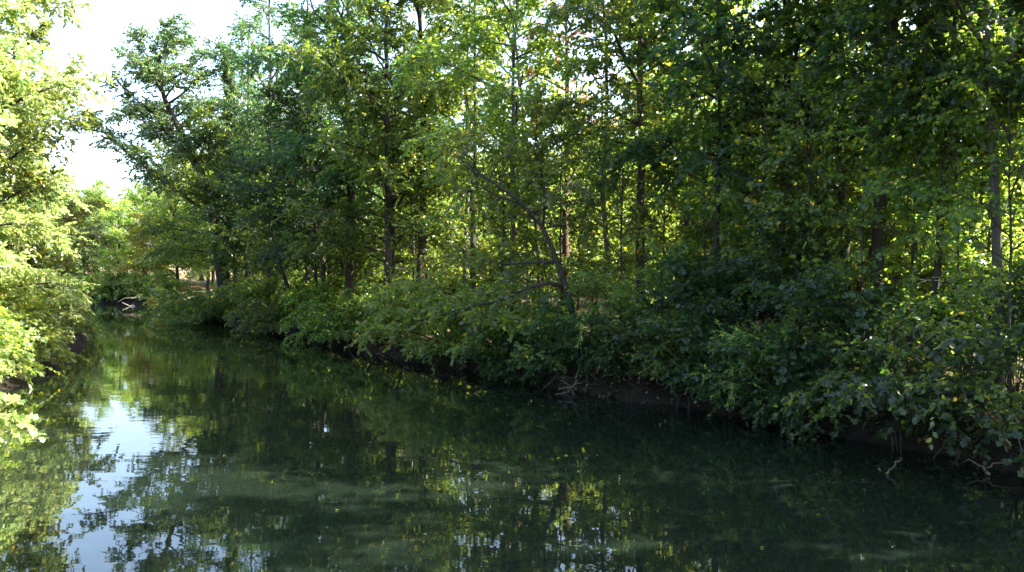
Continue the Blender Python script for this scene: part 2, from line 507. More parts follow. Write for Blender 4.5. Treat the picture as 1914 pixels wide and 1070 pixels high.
def build_ground():
    fx = np.arange(-62, 42, .36); fy = np.arange(-4, 112, .36)
    ext = np.array([4, 9, 16, 26, 40, 60, 90, 140, 220, 340, 520, 800.])
    xs = np.concatenate([fx[0] - ext[::-1], fx, fx[-1] + ext]); ys = np.concatenate([fy[0] - ext[::-1], fy, fy[-1] + ext])
    X, Y = np.meshgrid(xs, ys)
    Z = height(X, Y)
    V = np.stack([X.ravel(), Y.ravel(), Z.ravel()], 1)
    nx, ny = len(xs), len(ys)
    i = (np.arange(ny - 1)[:, None] * nx + np.arange(nx - 1)[None, :]).ravel()
    F = np.stack([i, i + 1, i + nx + 1, i + nx], 1)
    o = link_mesh('ground', mk_mesh('ground', V, [F], [M['ground']], smooth=True))
    tag(o, kind='structure')
    v = np.array([[-140, -95, 0], [65, -95, 0], [65, 130, 0], [-140, 130, 0.]])
    w = link_mesh('river', mk_mesh('river', v, [np.array([[0, 1, 2, 3]])], [M['water']]))
    tag(w, kind='structure')
build_ground()

def pxy(px, Y): return ((px - 957.0) / FPX * Y, Y)
def pz(py, Y): return EYE - (py - 505.0) / FPX * Y
def put(o, x, y, dz=0.0, rz=None, s=None):
    o.location = (x, y, gz(x, y) + dz)
    if rz is not None: o.rotation_euler = (0, 0, rz)
    if s is not None: o.scale = (s, s, s) if not hasattr(s, '__len__') else s
    return o

# ------------------------------------------------------------------ the front row of the right bank
FOREST = {}
def front(key, name, px, Y, label, cat='tree', **kw):
    x, y = pxy(px, Y)
    o = build_tree(name, **kw)
    put(o, x, y)
    tag(o, label, cat)
    FOREST[key] = o
    if key == 'P': o.scale = (.9, .9, .88)
    return o

RV = (-0.8, -0.6)     # towards the river from the right bank
near = dict(leaf=.16, tmpl='lobed', nl=10, gap=.25, spray=.6, dens=1.25)
mid = dict(leaf=.17, tmpl='oval', nl=11, gap=.27, spray=.65, dens=1.45)

front('A', 'oak_tree', 1452, 27, 'dark straight oak with a stout trunk, leftmost of three dark trunks',
      seed=11, H=20, r0=0.19, cbz=6.2, R=4.0, bark=M['bark'], leafmat=M['leaf'], lean=(.3, 0), nprim=34, bias=RV, **near)
front('B', 'oak_tree', 1577, 25, 'dark tree with a perfectly upright trunk between the stout oak and the forked tree',
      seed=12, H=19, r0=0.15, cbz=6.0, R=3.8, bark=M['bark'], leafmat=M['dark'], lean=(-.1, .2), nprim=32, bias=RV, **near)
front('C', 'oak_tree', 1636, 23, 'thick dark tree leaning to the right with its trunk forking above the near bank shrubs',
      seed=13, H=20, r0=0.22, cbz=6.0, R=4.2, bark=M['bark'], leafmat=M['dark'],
      ctrl=[(0, 0, -.4), (.02, 0, 2), (.12, 0, 5), (.48, .1, 8), (.5, .2, 12), (.3, .3, 20)], nprim=34, bias=RV,
      extra=[([(.2, 0, 5.6), (1.0, .2, 7.2), (1.7, .4, 9.5), (2.2, .6, 12)], .10)], **near)
front('D', 'maple_tree', 1868, 19.5, 'pale grey barked tree nearest the viewpoint on the right bank, bending slightly as it rises',
      seed=14, H=18, r0=0.14, cbz=5.6, R=3.8, bark=M['pale'], leafmat=M['dark'],
      ctrl=[(0.05, 0, -.4), (0, 0, 2), (-.08, 0, 4), (-.25, 0, 7), (-.5, 0, 10), (-.6, .2, 18)], nprim=32, bias=RV, **near)
front('E', 'maple_tree', 1840, 25, 'thin dark tree standing close behind the pale grey barked tree',
      seed=15, H=18, r0=0.12, cbz=6.2, R=3.2, bark=M['bark'], leafmat=M['leaf'], nprim=28, **near)
front('F', 'oak_tree', 1190, 31, 'straight dark tree standing alone against sunlit leaves, just right of the slender pale double trunks',
      seed=16, H=21, r0=.2, cbz=6.8, R=3.9, bark=M['bark'], leafmat=M['leaf'], lean=(.3, 0), nprim=34, bias=RV, **mid)
front('G', 'birch_tree', 1140, 33, 'slender pale barked tree rising from top to bottom left of the lone dark trunk',
      seed=17, H=21, r0=.12, cbz=6, R=2.8, bark=M['pale'], leafmat=M['leaf'], lean=(.1, 0), nprim=28, **mid)
front('H', 'dying_tree', 1052, 37, 'tree with a reddish bare trunk top and withered brown leaves high over the leaning tree',
      seed=18, H=20, r0=.18, cbz=8.5, R=3.0, bark=M['redbark'], leafmat=M['rust'], nprim=20, bare=.45, **dict(mid, dens=0.87))
front('I', 'oak_tree', 1285, 33, 'forked tree whose upper limbs spread against bright sky over the right bank',
      seed=19, H=20, r0=.19, cbz=8.5, R=3.6, bark=M['bark'], leafmat=M['bright'],
      ctrl=[(.1, 0, -.4), (0, 0, 4), (-.1, 0, 8), (-.6, 0, 11), (-.7, 0, 14), (-.2, .2, 20)], nprim=26,
      extra=[([(-.1, 0, 8), (.6, 0, 10.5), (1.6, 0, 13), (2.2, 0, 17)], .10)], **mid)
front('J', 'leaning_tree', 1082, 28.6, 'dark crooked tree leaning far out to the left over the water with long level limbs',
      seed=20, H=7.2, r0=.15, cbz=4.6, R=2.2, bark=M['bark'], leafmat=M['bright'],
      ctrl=[(.05, .2, -.4), (-.05, 0, 1.0), (-.35, -.1, 2.2), (-.85, -.3, 3.7), (-1.4, -.4, 4.9), (-2.2, -.6, 5.7), (-3.6, -.9, 6.6), (-4.4, -1.1, 7.2)], nprim=12,
      extra=[([(-.5, -.15, 2.6), (-1.3, -.4, 2.9), (-2.3, -.7, 2.3), (-3.6, -1.1, 2.0), (-4.8, -1.4, 1.7)], .085),
             ([(-.75, -.2, 3.5), (-1.6, -.1, 3.5), (-2.8, 0, 3.4), (-4.2, .2, 3.7)], .06),
             ([(-1.3, -.4, 4.7), (-1.2, -.6, 6.0), (-1.6, -.8, 7.5), (-1.5, -.9, 9)], .06)], bare=.25, **dict(mid, dens=1.16))
front('K', 'ash_tree', 888, 40, 'thin dark tree with a long clean trunk left of the pale leaning tree',
      seed=21, H=23, r0=.15, cbz=6, R=3.2, bark=M['bark'], leafmat=M['leaf'], lean=(.1, 0), nprim=30, **mid)
front('L', 'ash_tree', 868, 43, 'grey barked tree standing close left of the thin dark tree with the long clean trunk',
      seed=22, H=22, r0=.13, cbz=5.5, R=3.2, bark=M['pale'], leafmat=M['bright'], nprim=28, **mid)
front('M', 'birch_tree', 1012, 37, 'pale slim tree leaning left above the crooked overhanging tree',
      seed=23, H=20, r0=.12, cbz=5.5, R=3.0, bark=M['pale'], leafmat=M['bright'], lean=(-2.0, 0), nprim=28, **mid)
front('N', 'oak_tree', 655, 45, 'thick dark trunked tree with deep teal foliage beside the gap that shows sky',
      seed=24, H=23, r0=.30, cbz=6, R=4.6, bark=M['bark'], leafmat=M['dark'], nprim=40, bias=RV, **mid)
front('O', 'oak_tree', 785, 42, 'mid green tree with a dark trunk between the thick trunk and the thin clean trunk',
      seed=25, H=23, r0=.24, cbz=5.5, R=4.2, bark=M['bark'], leafmat=M['leaf'], nprim=38, bias=RV, **mid)
front('P', 'old_oak_tree', 417, 63, 'tall old oak at the river bend, its spreading limbs standing against the sky',
      seed=26, H=23.5, r0=.62, cbz=12, R=6.0, bark=M['bark'], leafmat=M['oak'],
      ctrl=[(.5, 0, -.5), (.2, 0, 1.5), (-.3, 0, 4.5), (-.7, 0, 8), (-1.4, 0, 11), (-3.2, 0, 15), (-5.2, .2, 19), (-6.0, .4, 23.5)], nprim=30, dens=1.5,
      extra=[([(-.9, 0, 8.5), (-2.6, -.6, 9.6), (-4.8, -1.2, 11.4), (-7.2, -1.6, 13.4), (-10.0, -1.9, 16)], .2),
             ([(-1.0, 0, 10.5), (-.4, .3, 13.5), (.6, .4, 17.5), (.2, .5, 22)], .22),
             ([(-.6, 0, 8.0), (1.2, .4, 10.0), (2.6, .8, 13), (3.2, 1, 17)], .22),
             ([(-2.4, 0, 14.5), (-5.4, -.6, 17), (-8.6, -1, 20)], .14)], leaf=.24, tmpl='oval', nl=10, gap=.36, spray=.8)
front('Q', 'ash_tree', 572, 55, 'slim dark tree leaning slightly right beside the pale sky gap near the river bend',
      seed=27, H=25, r0=.2, cbz=5.5, R=3.6, bark=M['bark'], leafmat=M['grey'], lean=(.6, 0), nprim=30, **dict(mid, dens=1.04))
front('R', 'ash_tree', 505, 59, 'tall feathery tree with a thin crown next to the old oak',
      seed=28, H=26, r0=.24, cbz=5.5, R=3.8, bark=M['bark'], leafmat=M['dark'], lean=(-.3, 0), nprim=32, **dict(mid, dens=1.16))
front('S', 'maple_tree', 552, 53, 'low leaning tree with bare lower limbs under the feathery tree at the bend',
      seed=29, H=9, r0=.15, cbz=3.2, R=3.6, bark=M['bark'], leafmat=M['leaf'], lean=(-2.5, -1), nprim=20, shape='spread', **dict(mid, dens=1.16))
front('T', 'maple_tree', 1345, 27, 'leafy maple with hanging dark sprays filling the space left of the stout straight oak',
      seed=30, H=18, r0=0.12, cbz=5.0, R=3.4, bark=M['bark'], leafmat=M['dark'], nprim=32, bias=RV, **near)
front('U', 'maple_tree', 1735, 21, 'leafy tree with a thin leaning trunk between the forked tree and the pale barked tree',
      seed=31, H=17, r0=0.11, cbz=5.4, R=3.3, bark=M['bark'], leafmat=M['leaf'], lean=(.8, 0), nprim=30, bias=RV, **near)
front('V', 'beech_tree', 960, 34, 'light green beech with layered sprays hanging above the crooked overhanging tree',
      seed=32, H=19, r0=.14, cbz=4.5, R=3.4, bark=M['pale'], leafmat=M['leaf'], nprim=32, bias=RV, **mid)
front('W', 'beech_tree', 725, 40, 'tall broad beech with grey green sprays right of the thick dark trunk',
      seed=33, H=24, r0=.2, cbz=5, R=4.0, bark=M['bark'], leafmat=M['leaf'], nprim=38, bias=RV, **mid)
front('X', 'maple_tree', 445, 62, 'spreading maple reaching over the water beside the old oak at the bend',
      seed=34, H=13, r0=.22, cbz=3.0, R=5.6, bark=M['bark'], leafmat=M['leaf'], lean=(-1.5, -1), nprim=36, bias=RV, shape='spread', **mid)
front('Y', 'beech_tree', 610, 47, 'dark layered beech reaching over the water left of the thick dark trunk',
      seed=35, H=13, r0=.17, cbz=3.5, R=4.4, bark=M['bark'], leafmat=M['dark'], lean=(-1, -1), nprim=34, bias=RV, shape='spread', **mid)

# rows deeper in the wood
rnd = random.Random(5)
def along_right(s, d):
    """point at distance s (metres) along the right bank from (13.3,10) and d metres inland"""
    P = RB[4:22]
    seg = np.linalg.norm(np.diff(P, axis=0), axis=1); cs = np.concatenate([[0], np.cumsum(seg)])
    i = int(min(np.searchsorted(cs, s, 'right') - 1, len(seg) - 1)); i = max(i, 0)
    f = (s - cs[i]) / seg[i]
    p = P[i] + (P[i + 1] - P[i]) * f
    t = (P[i + 1] - P[i]) / seg[i]
    n = np.array([t[1], -t[0]])
    return p + n * d

placed = [np.array(o.location[:2]) for o in FOREST.values()]
def free(p, r):
    return all(np.hypot(*(p - q)) > r for q in placed)

row2 = [FOREST[k] for k in 'ABEFKNOTW']
n2 = 0
for trial in range(600):
    if n2 >= 17: break
    s = rnd.uniform(-4, 95); d = rnd.uniform(6, 14)
    p = along_right(s, d)
    if 3 < s < 44 or not free(p, 3.2): continue
    src = row2[n2 % len(row2)]
    c = copy_tree(src); c.name = 'forest_tree'
    tag(c, 'slender forest tree standing in the wood behind the front row of the right bank', 'tree', 'trees in the wood behind the front row')
    k = rnd.uniform(.82, 1.0) * (.85 if s > 55 else 1)
    put(c, p[0], p[1], 0, rnd.uniform(0, 6.28), k)
    placed.append(p); n2 += 1

for i, (px, Y, k) in enumerate([(462, 66, .92), (440, 72, .9)]):
    c = copy_tree(FOREST['R']); c.name = 'forest_tree'
    tag(c, 'slender forest tree standing in the wood behind the front row of the right bank', 'tree', 'trees in the wood behind the front row')
    x, y = pxy(px, Y); put(c, x, y, 0, 1.9 + i, k); placed.append(np.array([x, y]))
for i, (x, y, k) in enumerate([(15.5, 12.5, 'A'), (19.5, 8.5, 'F'), (18.0, 5.0, 'T'), (24.5, 3.0, 'A'), (22.5, -3.5, 'W'), (28, -8, 'F'), (17, 17, 'B'), (14.2, 18.6, 'B')]):  # added trees beside the camera, mostly out of frame, that shade the near water
    c = copy_tree(FOREST[k]); c.name = 'forest_tree'
    tag(c, 'tall tree added on the right bank beside the viewpoint to shade the near water', 'tree', 'added shade trees on the right bank beside the viewpoint')
    put(c, x, y, 0, i * 1.3, .95); placed.append(np.array([x, y]))

# sunlit trees beyond the clearing: coarser crowns
bgk = dict(leaf=.27, tmpl='simple', nl=9, gap=.4, spray=.8, twig=False, dens=1.35)
B = [build_tree('background_tree', seed=50, H=13, r0=.2, cbz=1.6, R=4.2, bark=M['bark'], leafmat=M['bright'], nprim=42, **bgk),
     build_tree('background_tree', seed=51, H=15, r0=.22, cbz=2.2, R=4.6, bark=M['bark'], leafmat=M['leaf'], nprim=44, **bgk),
     build_tree('background_tree', seed=52, H=11, r0=.16, cbz=1.0, R=4.0, bark=M['bark'], leafmat=M['yellow'], nprim=40, **bgk)]
used = [False] * 3
def bgtree(x, y, v, k, label, group):
    if used[v]: c = copy_tree(B[v]); c.name = 'background_tree'
    else: c = B[v]; used[v] = True
    tag(c, label, 'tree', group)
    put(c, x, y, 0, rnd.uniform(0, 6.28), k)
n3 = 0
for trial in range(500):
    if n3 >= 60: break
    s = rnd.uniform(-14, 105); d = rnd.uniform(21, 48)
    p = along_right(s, d)
    if not free(p, 3.6): continue
    bgtree(p[0], p[1], rnd.choice([0, 0, 1, 1, 2]), rnd.uniform(.9, 1.25) * (1.3 if s < 26 else 1.0 if s < 45 else .75),
           'sunlit leafy tree in the distance glimpsed through gaps between the right bank trunks', 'sunlit trees beyond the wood')
    placed.append(p); n3 += 1

for trial in range(500):
    if n3 >= 104: break
    s = rnd.uniform(-12, 100); d = rnd.uniform(13, 30)
    p = along_right(s, d)
    if not free(p, 2.2): continue
    c = copy_tree(B[rnd.choice([0, 0, 1, 2])]); c.name = 'background_bush'
    tag(c, 'low sunlit bush in the clearing seen between trunks behind the right bank', 'shrub', 'sunlit bushes behind the right bank wood')
    k = rnd.uniform(.28, .5); put(c, p[0], p[1], -.2, rnd.uniform(0, 6.28), (k * 1.25, k * 1.25, k)); placed.append(p); n3 += 1

# ------------------------------------------------------------------ shrubs along the right bank
def shrub(name, px, Y, label, cat='shrub', dx=0, dy=0, **kw):
    x, y = pxy(px, Y); x += dx; y += dy
    o = build_shrub(name, **kw)
    put(o, x, y); tag(o, label, cat)
    return o
nearS = dict(leaf=.16, tmpl='lobed', nl=8, gap=.27, spray=.5, dens=1.0)
midS = dict(leaf=.18, tmpl='oval', nl=10, gap=.25, spray=.55, dens=1.4)
SH = []
SH.append(shrub('bush', 1905, 16.6, 'dark oak leaved bush trailing to the water at the nearest end of the right bank', seed=101, H=3.0, R=2.4, bark=M['bark'], leafmat=M['dark'], nst=12, bias=(-1.3, -.8), el=(5, 70), **nearS))
SH.append(shrub('bush', 1765, 18.2, 'dark bush hanging lowest over the black water beneath the thin leaning tree', seed=102, H=3.0, R=2.3, bark=M['bark'], leafmat=M['leaf'], nst=12, bias=(-1.0, -1.1), el=(0, 70), **dict(nearS, tmpl='oval', leaf=.13, gap=.23)))
SH.append(shrub('bush', 1600, 20.8, 'broad blue green bush with a drooping tip touching the dark undercut bank', seed=103, H=3.8, R=2.3, bark=M['bark'], leafmat=M['dark'], nst=12, bias=(-.9, -.8), el=(10, 75), **nearS))
SH.append(shrub('tall_bush', 1500, 23.2, 'tall rounded dark teal bush in front of the stout straight oak', seed=104, H=5.0, R=2.4, bark=M['bark'], leafmat=M['dark'], nst=13, bias=(-.6, -.6), el=(25, 80), **dict(nearS, tmpl='oval', leaf=.15)))
SH.append(shrub('tall_bush', 1335, 25.6, 'tall dark bush with drooping layers beneath the leafy maple', seed=105, H=3.8, R=2.6, bark=M['bark'], leafmat=M['dark'], nst=14, bias=(-.5, -.7), el=(25, 80), **nearS))
SH.append(shrub('bush', 1215, 26.8, 'wide dark bush spreading above the bare undercut bank right of the dead brush', seed=106, H=4.3, R=2.7, bark=M['bark'], leafmat=M['leaf'], nst=13, bias=(-.4, -.5), el=(15, 70), **dict(nearS, tmpl='long', leaf=.17)))
SH.append(shrub('bush', 1120, 27.6, 'dark bush growing at the foot of the crooked leaning tree', seed=107, H=2.6, R=1.7, bark=M['bark'], leafmat=M['dark'], nst=10, bias=(-.6, -.5), el=(10, 70), **nearS))
SH.append(shrub('bush', 1010, 29.8, 'yellow green sunlit bush below the long limbs of the crooked leaning tree', seed=108, H=3.4, R=2.1, bark=M['bark'], leafmat=M['bright'], nst=11, bias=(-.6, -.6), el=(10, 70), **midS))
SH.append(shrub('bush', 935, 32.0, 'fresh green bush spilling down the bank to the water left of the sunlit bush', seed=109, H=3.6, R=2.2, bark=M['bark'], leafmat=M['leaf'], nst=12, bias=(-.9, -.8), el=(5, 70), **midS))
SH.append(shrub('bush', 835, 34.8, 'bright green bush reaching furthest out over the water midway along the right bank', seed=110, H=3.4, R=2.2, bark=M['bark'], leafmat=M['bright'], nst=12, bias=(-1.2, -1.0), el=(0, 65), **midS))
SH.append(shrub('bush', 760, 38.0, 'low dark bush beside the bright green one reaching over the water', seed=111, H=3.0, R=1.9, bark=M['bark'], leafmat=M['leaf'], nst=10, bias=(-.5, -.4), el=(15, 75), **midS))
SH.append(shrub('bush', 395, 63.5, 'dark rounded bush hanging over the water in front of the old oak trunk', seed=112, H=3.0, R=3.4, bark=M['bark'], leafmat=M['leaf'], nst=13, bias=(-1.2, -1.2), el=(0, 55), **midS))
SH.append(shrub('bush', 352, 71, 'small yellow lit bush at the tip of the point by the far bend', seed=113, H=3.0, R=2.4, bark=M['bark'], leafmat=M['yellow'], nst=10, bias=(-.8, -.8), el=(5, 65), **midS))

srcs = [SH[10], SH[11], SH[8]]
lab_b = 'low shaded bush in the row along the right waterline towards the river bend'
for i, (px, Y) in enumerate([(700, 41), (655, 43.5), (612, 46.8), (575, 49.5), (540, 52), (500, 55), (462, 58), (430, 60.5)]):
    c = copy_tree(srcs[i % 3]); c.name = 'bush'
    tag(c, lab_b, 'shrub', 'bushes lining the shaded far right bank')
    x, y = pxy(px, Y); put(c, x, y, 0, rnd.uniform(-.6, .6), rnd.uniform(.7, .95))
for i, (px, Y, k, rz) in enumerate([(1420, 26, .85, .5), (1800, 21, .7, 3.0), (1900, 19.2, .7, 4.0)]):
    c = copy_tree(SH[3 + i % 2]); c.name = 'tall_bush'
    tag(c, 'dark leafy bush massed between the named bushes below the near right bank trunks', 'shrub', 'dark bushes massed on the near right bank')
    x, y = pxy(px, Y); put(c, x, y, 0, rz, k)
ms = [FOREST['X'], FOREST['Y'], FOREST['T']]
for i, (s_, d_) in enumerate([(40, 3.2), (45, 6), (50, 3), (54, 7), (60, 3.5), (66, 6), (72, 4)]):
    c = copy_tree(ms[i % 3]); c.name = 'understorey_tree'
    tag(c, 'mid height leafy tree filling the space between tall trunks and bushes on the right bank', 'tree', 'mid height trees of the right bank')
    p = along_right(s_, d_); put(c, p[0], p[1], 0, rnd.uniform(0, 6.28), rnd.uniform(.7, .95)); placed.append(p)
# saplings under the trees
sp_src = [build_tree('sapling', seed=60, H=6.5, r0=.05, cbz=1.2, R=2.0, bark=M['bark'], leafmat=M['leaf'], nprim=22, shape='spread', **midS),
          build_tree('sapling', seed=61, H=8, r0=.06, cbz=2.0, R=2.2, bark=M['bark'], leafmat=M['bright'], nprim=24, shape='round', **midS),
          build_tree('sapling', seed=62, H=5, r0=.05, cbz=.8, R=1.9, bark=M['bark'], leafmat=M['leaf'], nprim=20, shape='spread', **midS)]
for i, (px, Y, k) in enumerate([(1525, 26.2, 1), (1790, 22.6, 1.0), (1400, 28.6, 1.0), (1240, 31, 1.0), (1700, 24, .95), (1470, 27.5, 1.0), (1340, 29.5, 1.0), (1850, 21, .85), (985, 36, 1.1)]):
    c = copy_tree(sp_src[i % 2]); c.name = 'sapling'
    tag(c, 'thin stemmed sapling filling the understorey beneath the taller right bank trees', 'sapling', 'understorey saplings of the right bank')
    x, y = pxy(px, Y); put(c, x, y, 0, i * 2.1, (k, k, k * 1.15)); placed.append(np.array([x, y]))
for i, (px, Y, k, rz) in enumerate([(1150, 25.9, .6, 0), (1185, 25.5, .55, .7), (1290, 24.0, .7, .2), (1345, 23.0, .75, -.4), (1400, 22.0, .75, .5), (1450, 21.1, .75, .1), (1510, 20.2, .75, -.3), (1060, 27.2, .7, .3), (1240, 24.7, .6, -.5), (975, 29.2, .7, 0), (1320, 23.7, .5, 1.2), (1425, 21.8, .5, -1.1), (1220, 25.1, .45, 1), (1110, 26.4, .5, -.6)]):
    c = copy_tree([SH[2], SH[6], SH[5]][i % 3]); c.name = 'bank_bush'
    tag(c, 'small dark bush hanging over the lip of the undercut near right bank', 'shrub', 'small bushes hanging over the bank lip')
    x, y = pxy(px, Y); put(c, x, y, 0, rz, k)
lacy = build_tree('young_tree', seed=63, H=10, r0=.055, cbz=2.2, R=2.3, bark=M['bark'], leafmat=M['leaf'], nprim=26, shape='round', leaf=.16, tmpl='lobed', nl=6, gap=.36, spray=.6, dens=.65)
for i, (px, Y, k) in enumerate([(1425, 24.5, .95), (1520, 22.8, .8), (1700, 20.8, .85), (1890, 17.6, .8), (1320, 27.2, .9), (1605, 22.2, .85), (1795, 19.8, .8), (1050, 30.6, .9), (935, 33.6, 1), (775, 39.8, 1), (1160, 29.4, .9)]):
    c = lacy if i == 0 else copy_tree(lacy); c.name = 'young_tree'
    tag(c, 'slim young tree with thin lacy leaves veiling the dark trunks of the right bank', 'tree', 'lacy young trees of the right bank')
    x, y = pxy(px, Y); put(c, x, y, 0, i * 2.3, (k, k, k)); placed.append(np.array([x, y]))
for i in range(26):
    s_ = rnd.uniform(44, 84); d_ = rnd.uniform(3.0, 15)
    c = copy_tree([SH[10], SH[8], SH[6]][i % 3]); c.name = 'woodland_bush'
    tag(c, 'low dark bush on the wood floor behind the waterline near the river bend', 'shrub', 'bushes on the wood floor near the bend')
    p = along_right(s_, d_); put(c, p[0], p[1], 0, rnd.uniform(0, 6.28), rnd.uniform(.6, .95))
ns = 0
for trial in range(600):
    if ns >= 38: break
    s = rnd.uniform(0, 80); d = rnd.uniform(3.5, 12) if ns % 3 else rnd.uniform(12, 26)
    p = along_right(s, d)
    if not free(p, 1.5): continue
    c = sp_src[ns] if ns < 3 else copy_tree(sp_src[ns % 3])
    c.name = 'sapling'
    tag(c, 'thin stemmed sapling filling the understorey beneath the taller right bank trees', 'sapling', 'understorey saplings of the right bank')
    put(c, p[0], p[1], 0, rnd.uniform(0, 6.28), rnd.uniform(.75, 1.15))
    placed.append(p); ns += 1

# ------------------------------------------------------------------ left bank
LV = (0.93, 0.37)
def lbank(Y, d):
    P = LB[3:13]
    x = float(np.interp(Y, P[:, 1], P[:, 0]))
    return x - d, Y
def left_tree(name, Y, d, label, cat='tree', **kw):
    x, y = lbank(Y, d); o = build_tree(name, **kw); put(o, x, y); tag(o, label, cat); return o
def left_shrub(name, Y, d, label, cat='shrub', **kw):
    x, y = lbank(Y, d); o = build_shrub(name, **kw); put(o, x, y); tag(o, label, cat); return o
lk = dict(leaf=.18, tmpl='oval', nl=11, gap=.24, spray=.55, dens=1.5)
LT = []
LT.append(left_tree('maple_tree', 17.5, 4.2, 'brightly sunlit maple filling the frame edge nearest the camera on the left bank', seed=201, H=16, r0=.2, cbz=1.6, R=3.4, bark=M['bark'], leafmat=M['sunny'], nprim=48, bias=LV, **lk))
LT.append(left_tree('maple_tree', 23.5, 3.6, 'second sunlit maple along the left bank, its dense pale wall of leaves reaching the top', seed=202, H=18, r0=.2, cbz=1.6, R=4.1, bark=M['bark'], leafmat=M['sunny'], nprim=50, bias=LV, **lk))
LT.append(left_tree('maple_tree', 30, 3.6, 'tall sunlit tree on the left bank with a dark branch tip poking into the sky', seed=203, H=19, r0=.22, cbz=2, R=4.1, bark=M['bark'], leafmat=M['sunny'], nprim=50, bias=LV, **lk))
LT.append(left_tree('ash_tree', 38, 3.8, 'shaded green tree on the left bank bordering the sky gap', seed=204, H=14, r0=.2, cbz=2, R=3.6, bark=M['bark'], leafmat=M['bright'], nprim=44, bias=LV, **lk))
LT.append(left_tree('ash_tree', 48, 4.4, 'smaller grey green tree behind the shaded one on the left bank', seed=205, H=11.5, r0=.18, cbz=1.5, R=3.6, bark=M['bark'], leafmat=M['sunny'], nprim=40, bias=LV, **lk))
LT.append(left_tree('maple_tree', 61, 4.2, 'yellowing tree with golden sunlit leaves on the left bank near the far bend', seed=206, H=10, r0=.18, cbz=1.2, R=3.6, bark=M['bark'], leafmat=M['yellow'], nprim=38, bias=LV, **lk))
LT.append(left_tree('willow_tree', 73, 3.4, 'pale sunlit rounded tree closing the left bank at the far bend', seed=207, H=10, r0=.2, cbz=.8, R=4.0, bark=M['bark'], leafmat=M['grey'], nprim=42, bias=LV, **lk))
LS = []
LS.append(left_shrub('overhanging_bush', 10.4, .5, 'pale sunlit bush pushing one leafy branch out over the water at the lower left', seed=210, H=1.9, R=1.2, bark=M['bark'], leafmat=M['sunny'], nst=7, bias=(.2, 0), el=(20, 70),
     stems=[([(0, 0, 0), (1.2, -.1, 1.2), (2.6, -.3, 1.9), (4.2, -.6, 1.6)], .03), ([(0, 0, 0), (1.2, .1, 1.0), (2.6, .1, 1.8), (3.85, .0, 1.75)], .03),
            ([(0, 0, 0), (1.2, -.8, .9), (2.6, -1.4, .9), (4.25, -1.9, .75)], .025)], leaf=.13, tmpl='lobed', nl=11, gap=.13, spray=.36, sec_len=.11, dens=1.5))
LS.append(left_shrub('bush', 15.5, 3.2, 'sunlit green bush leaning over the water above the lone leafy branch', seed=211, H=3.2, R=2.0, bark=M['bark'], leafmat=M['sunny'], nst=13, bias=(1.0, .2), el=(5, 70), **nearS))
LS.append(left_shrub('bush', 20, 2.6, 'yellow green bush at the water edge under the second sunlit maple', seed=212, H=3.6, R=2.0, bark=M['bark'], leafmat=M['sunny'], nst=13, bias=(.9, .2), el=(5, 70), **nearS))
LS.append(left_shrub('bush', 26, 2.8, 'dark based bush at the water edge under the tall sunlit tree', seed=213, H=3.6, R=2.1, bark=M['bark'], leafmat=M['bright'], nst=13, bias=(.8, .2), el=(5, 70), **midS))
for i, (Y, d, k) in enumerate([(19.0, 1.4, .7), (21.5, 1.3, .6), (24.5, 1.4, .65), (28, 1.5, .65), (31.5, 1.6, .7), (35, 1.8, .75)]):
    c = copy_tree([LS[1], LS[2]][i % 2]); c.name = 'bank_bush'
    tag(c, 'small sunlit bush trailing into the water along the near left bank', 'shrub', 'small bushes trailing from the left bank')
    x, y = lbank(Y, d); put(c, x, y, 0, rnd.uniform(-.4, .4), k)
ln = 0
for Y in (30, 34.5, 39.5, 44.5, 50, 55.5, 60.5, 66, 71, 76, 80):
    c = copy_tree([LS[3], SH[8], SH[10]][ln % 3]); c.name = 'bush'
    tag(c, 'leafy bush in the receding row along the waterline of the left bank', 'shrub', 'bushes lining the left bank')
    x, y = lbank(Y, 2.8 if Y < 45 else 3.4); put(c, x, y, 0, [0.2, 2.6, 2.9][ln % 3] + rnd.uniform(-.4, .4), rnd.uniform(.85, 1.15)); ln += 1
for i, (Y, d) in enumerate([(14, 8), (21, 8.5), (27, 9), (34, 8), (44, 8), (55, 8), (66, 7), (24, 14), (40, 14), (58, 14)]):
    c = copy_tree(LT[i % 5]); c.name = 'forest_tree'
    tag(c, 'leafy tree standing behind the first row of the left bank', 'tree', 'trees behind the left bank row')
    x, y = lbank(Y, d); put(c, x, y, 0, rnd.uniform(0, 6.28), .7 if i > 2 else .85)

# ------------------------------------------------------------------ far bend
far_spots = [(-62, 105, 0, 1.0), (-55.5, 104, 1, .95), (-50, 102, 0, 1.0), (-45, 99, 2, .8), (-40.5, 97, 0, .95), (-36, 95, 1, .95), (-58, 112, 1, 1.05), (-51, 111, 0, 1.2), (-45, 108, 1, 1.12), (-39, 105, 0, 1.2),
             (-68, 112, 0, 1.0), (-75, 109, 2, .9), (-32, 101, 0, 1.1), (-63, 121, 1, 1.1), (-54, 122, 0, 1.25), (-46, 119, 1, 1.2), (-71, 122, 1, 1.1), (-84, 116, 0, .9), (-80, 128, 1, .9), (-38, 116, 1, 1.2), (-31, 110, 0, 1.2)]
for (x, y, v, k) in far_spots:
    if x < -47: k *= .8
    bgtree(x, y, v, k, 'hazy pale green tree on the far bank that closes the view at the river bend', 'trees on the far bank at the bend')
for i, (x, y) in enumerate([(-40.5, 93), (-44, 95.5), (-48, 97.5), (-52, 98.6), (-56, 99.5), (-61, 101), (-46.3, 95.3), (-49.3, 96.0), (-43.2, 93.2), (-52, 97.2), (-41.5, 91.8), (-47.8, 96.3)]):
    c = copy_tree([SH[8], SH[10], LS[3]][i % 3]); c.name = 'bush'
    tag(c, 'small bush on the low bank across the water at the river bend', 'shrub', 'bushes on the far bank at the bend')
    put(c, x, y, 0, rnd.uniform(0, 6), rnd.uniform(.8, 1.1))

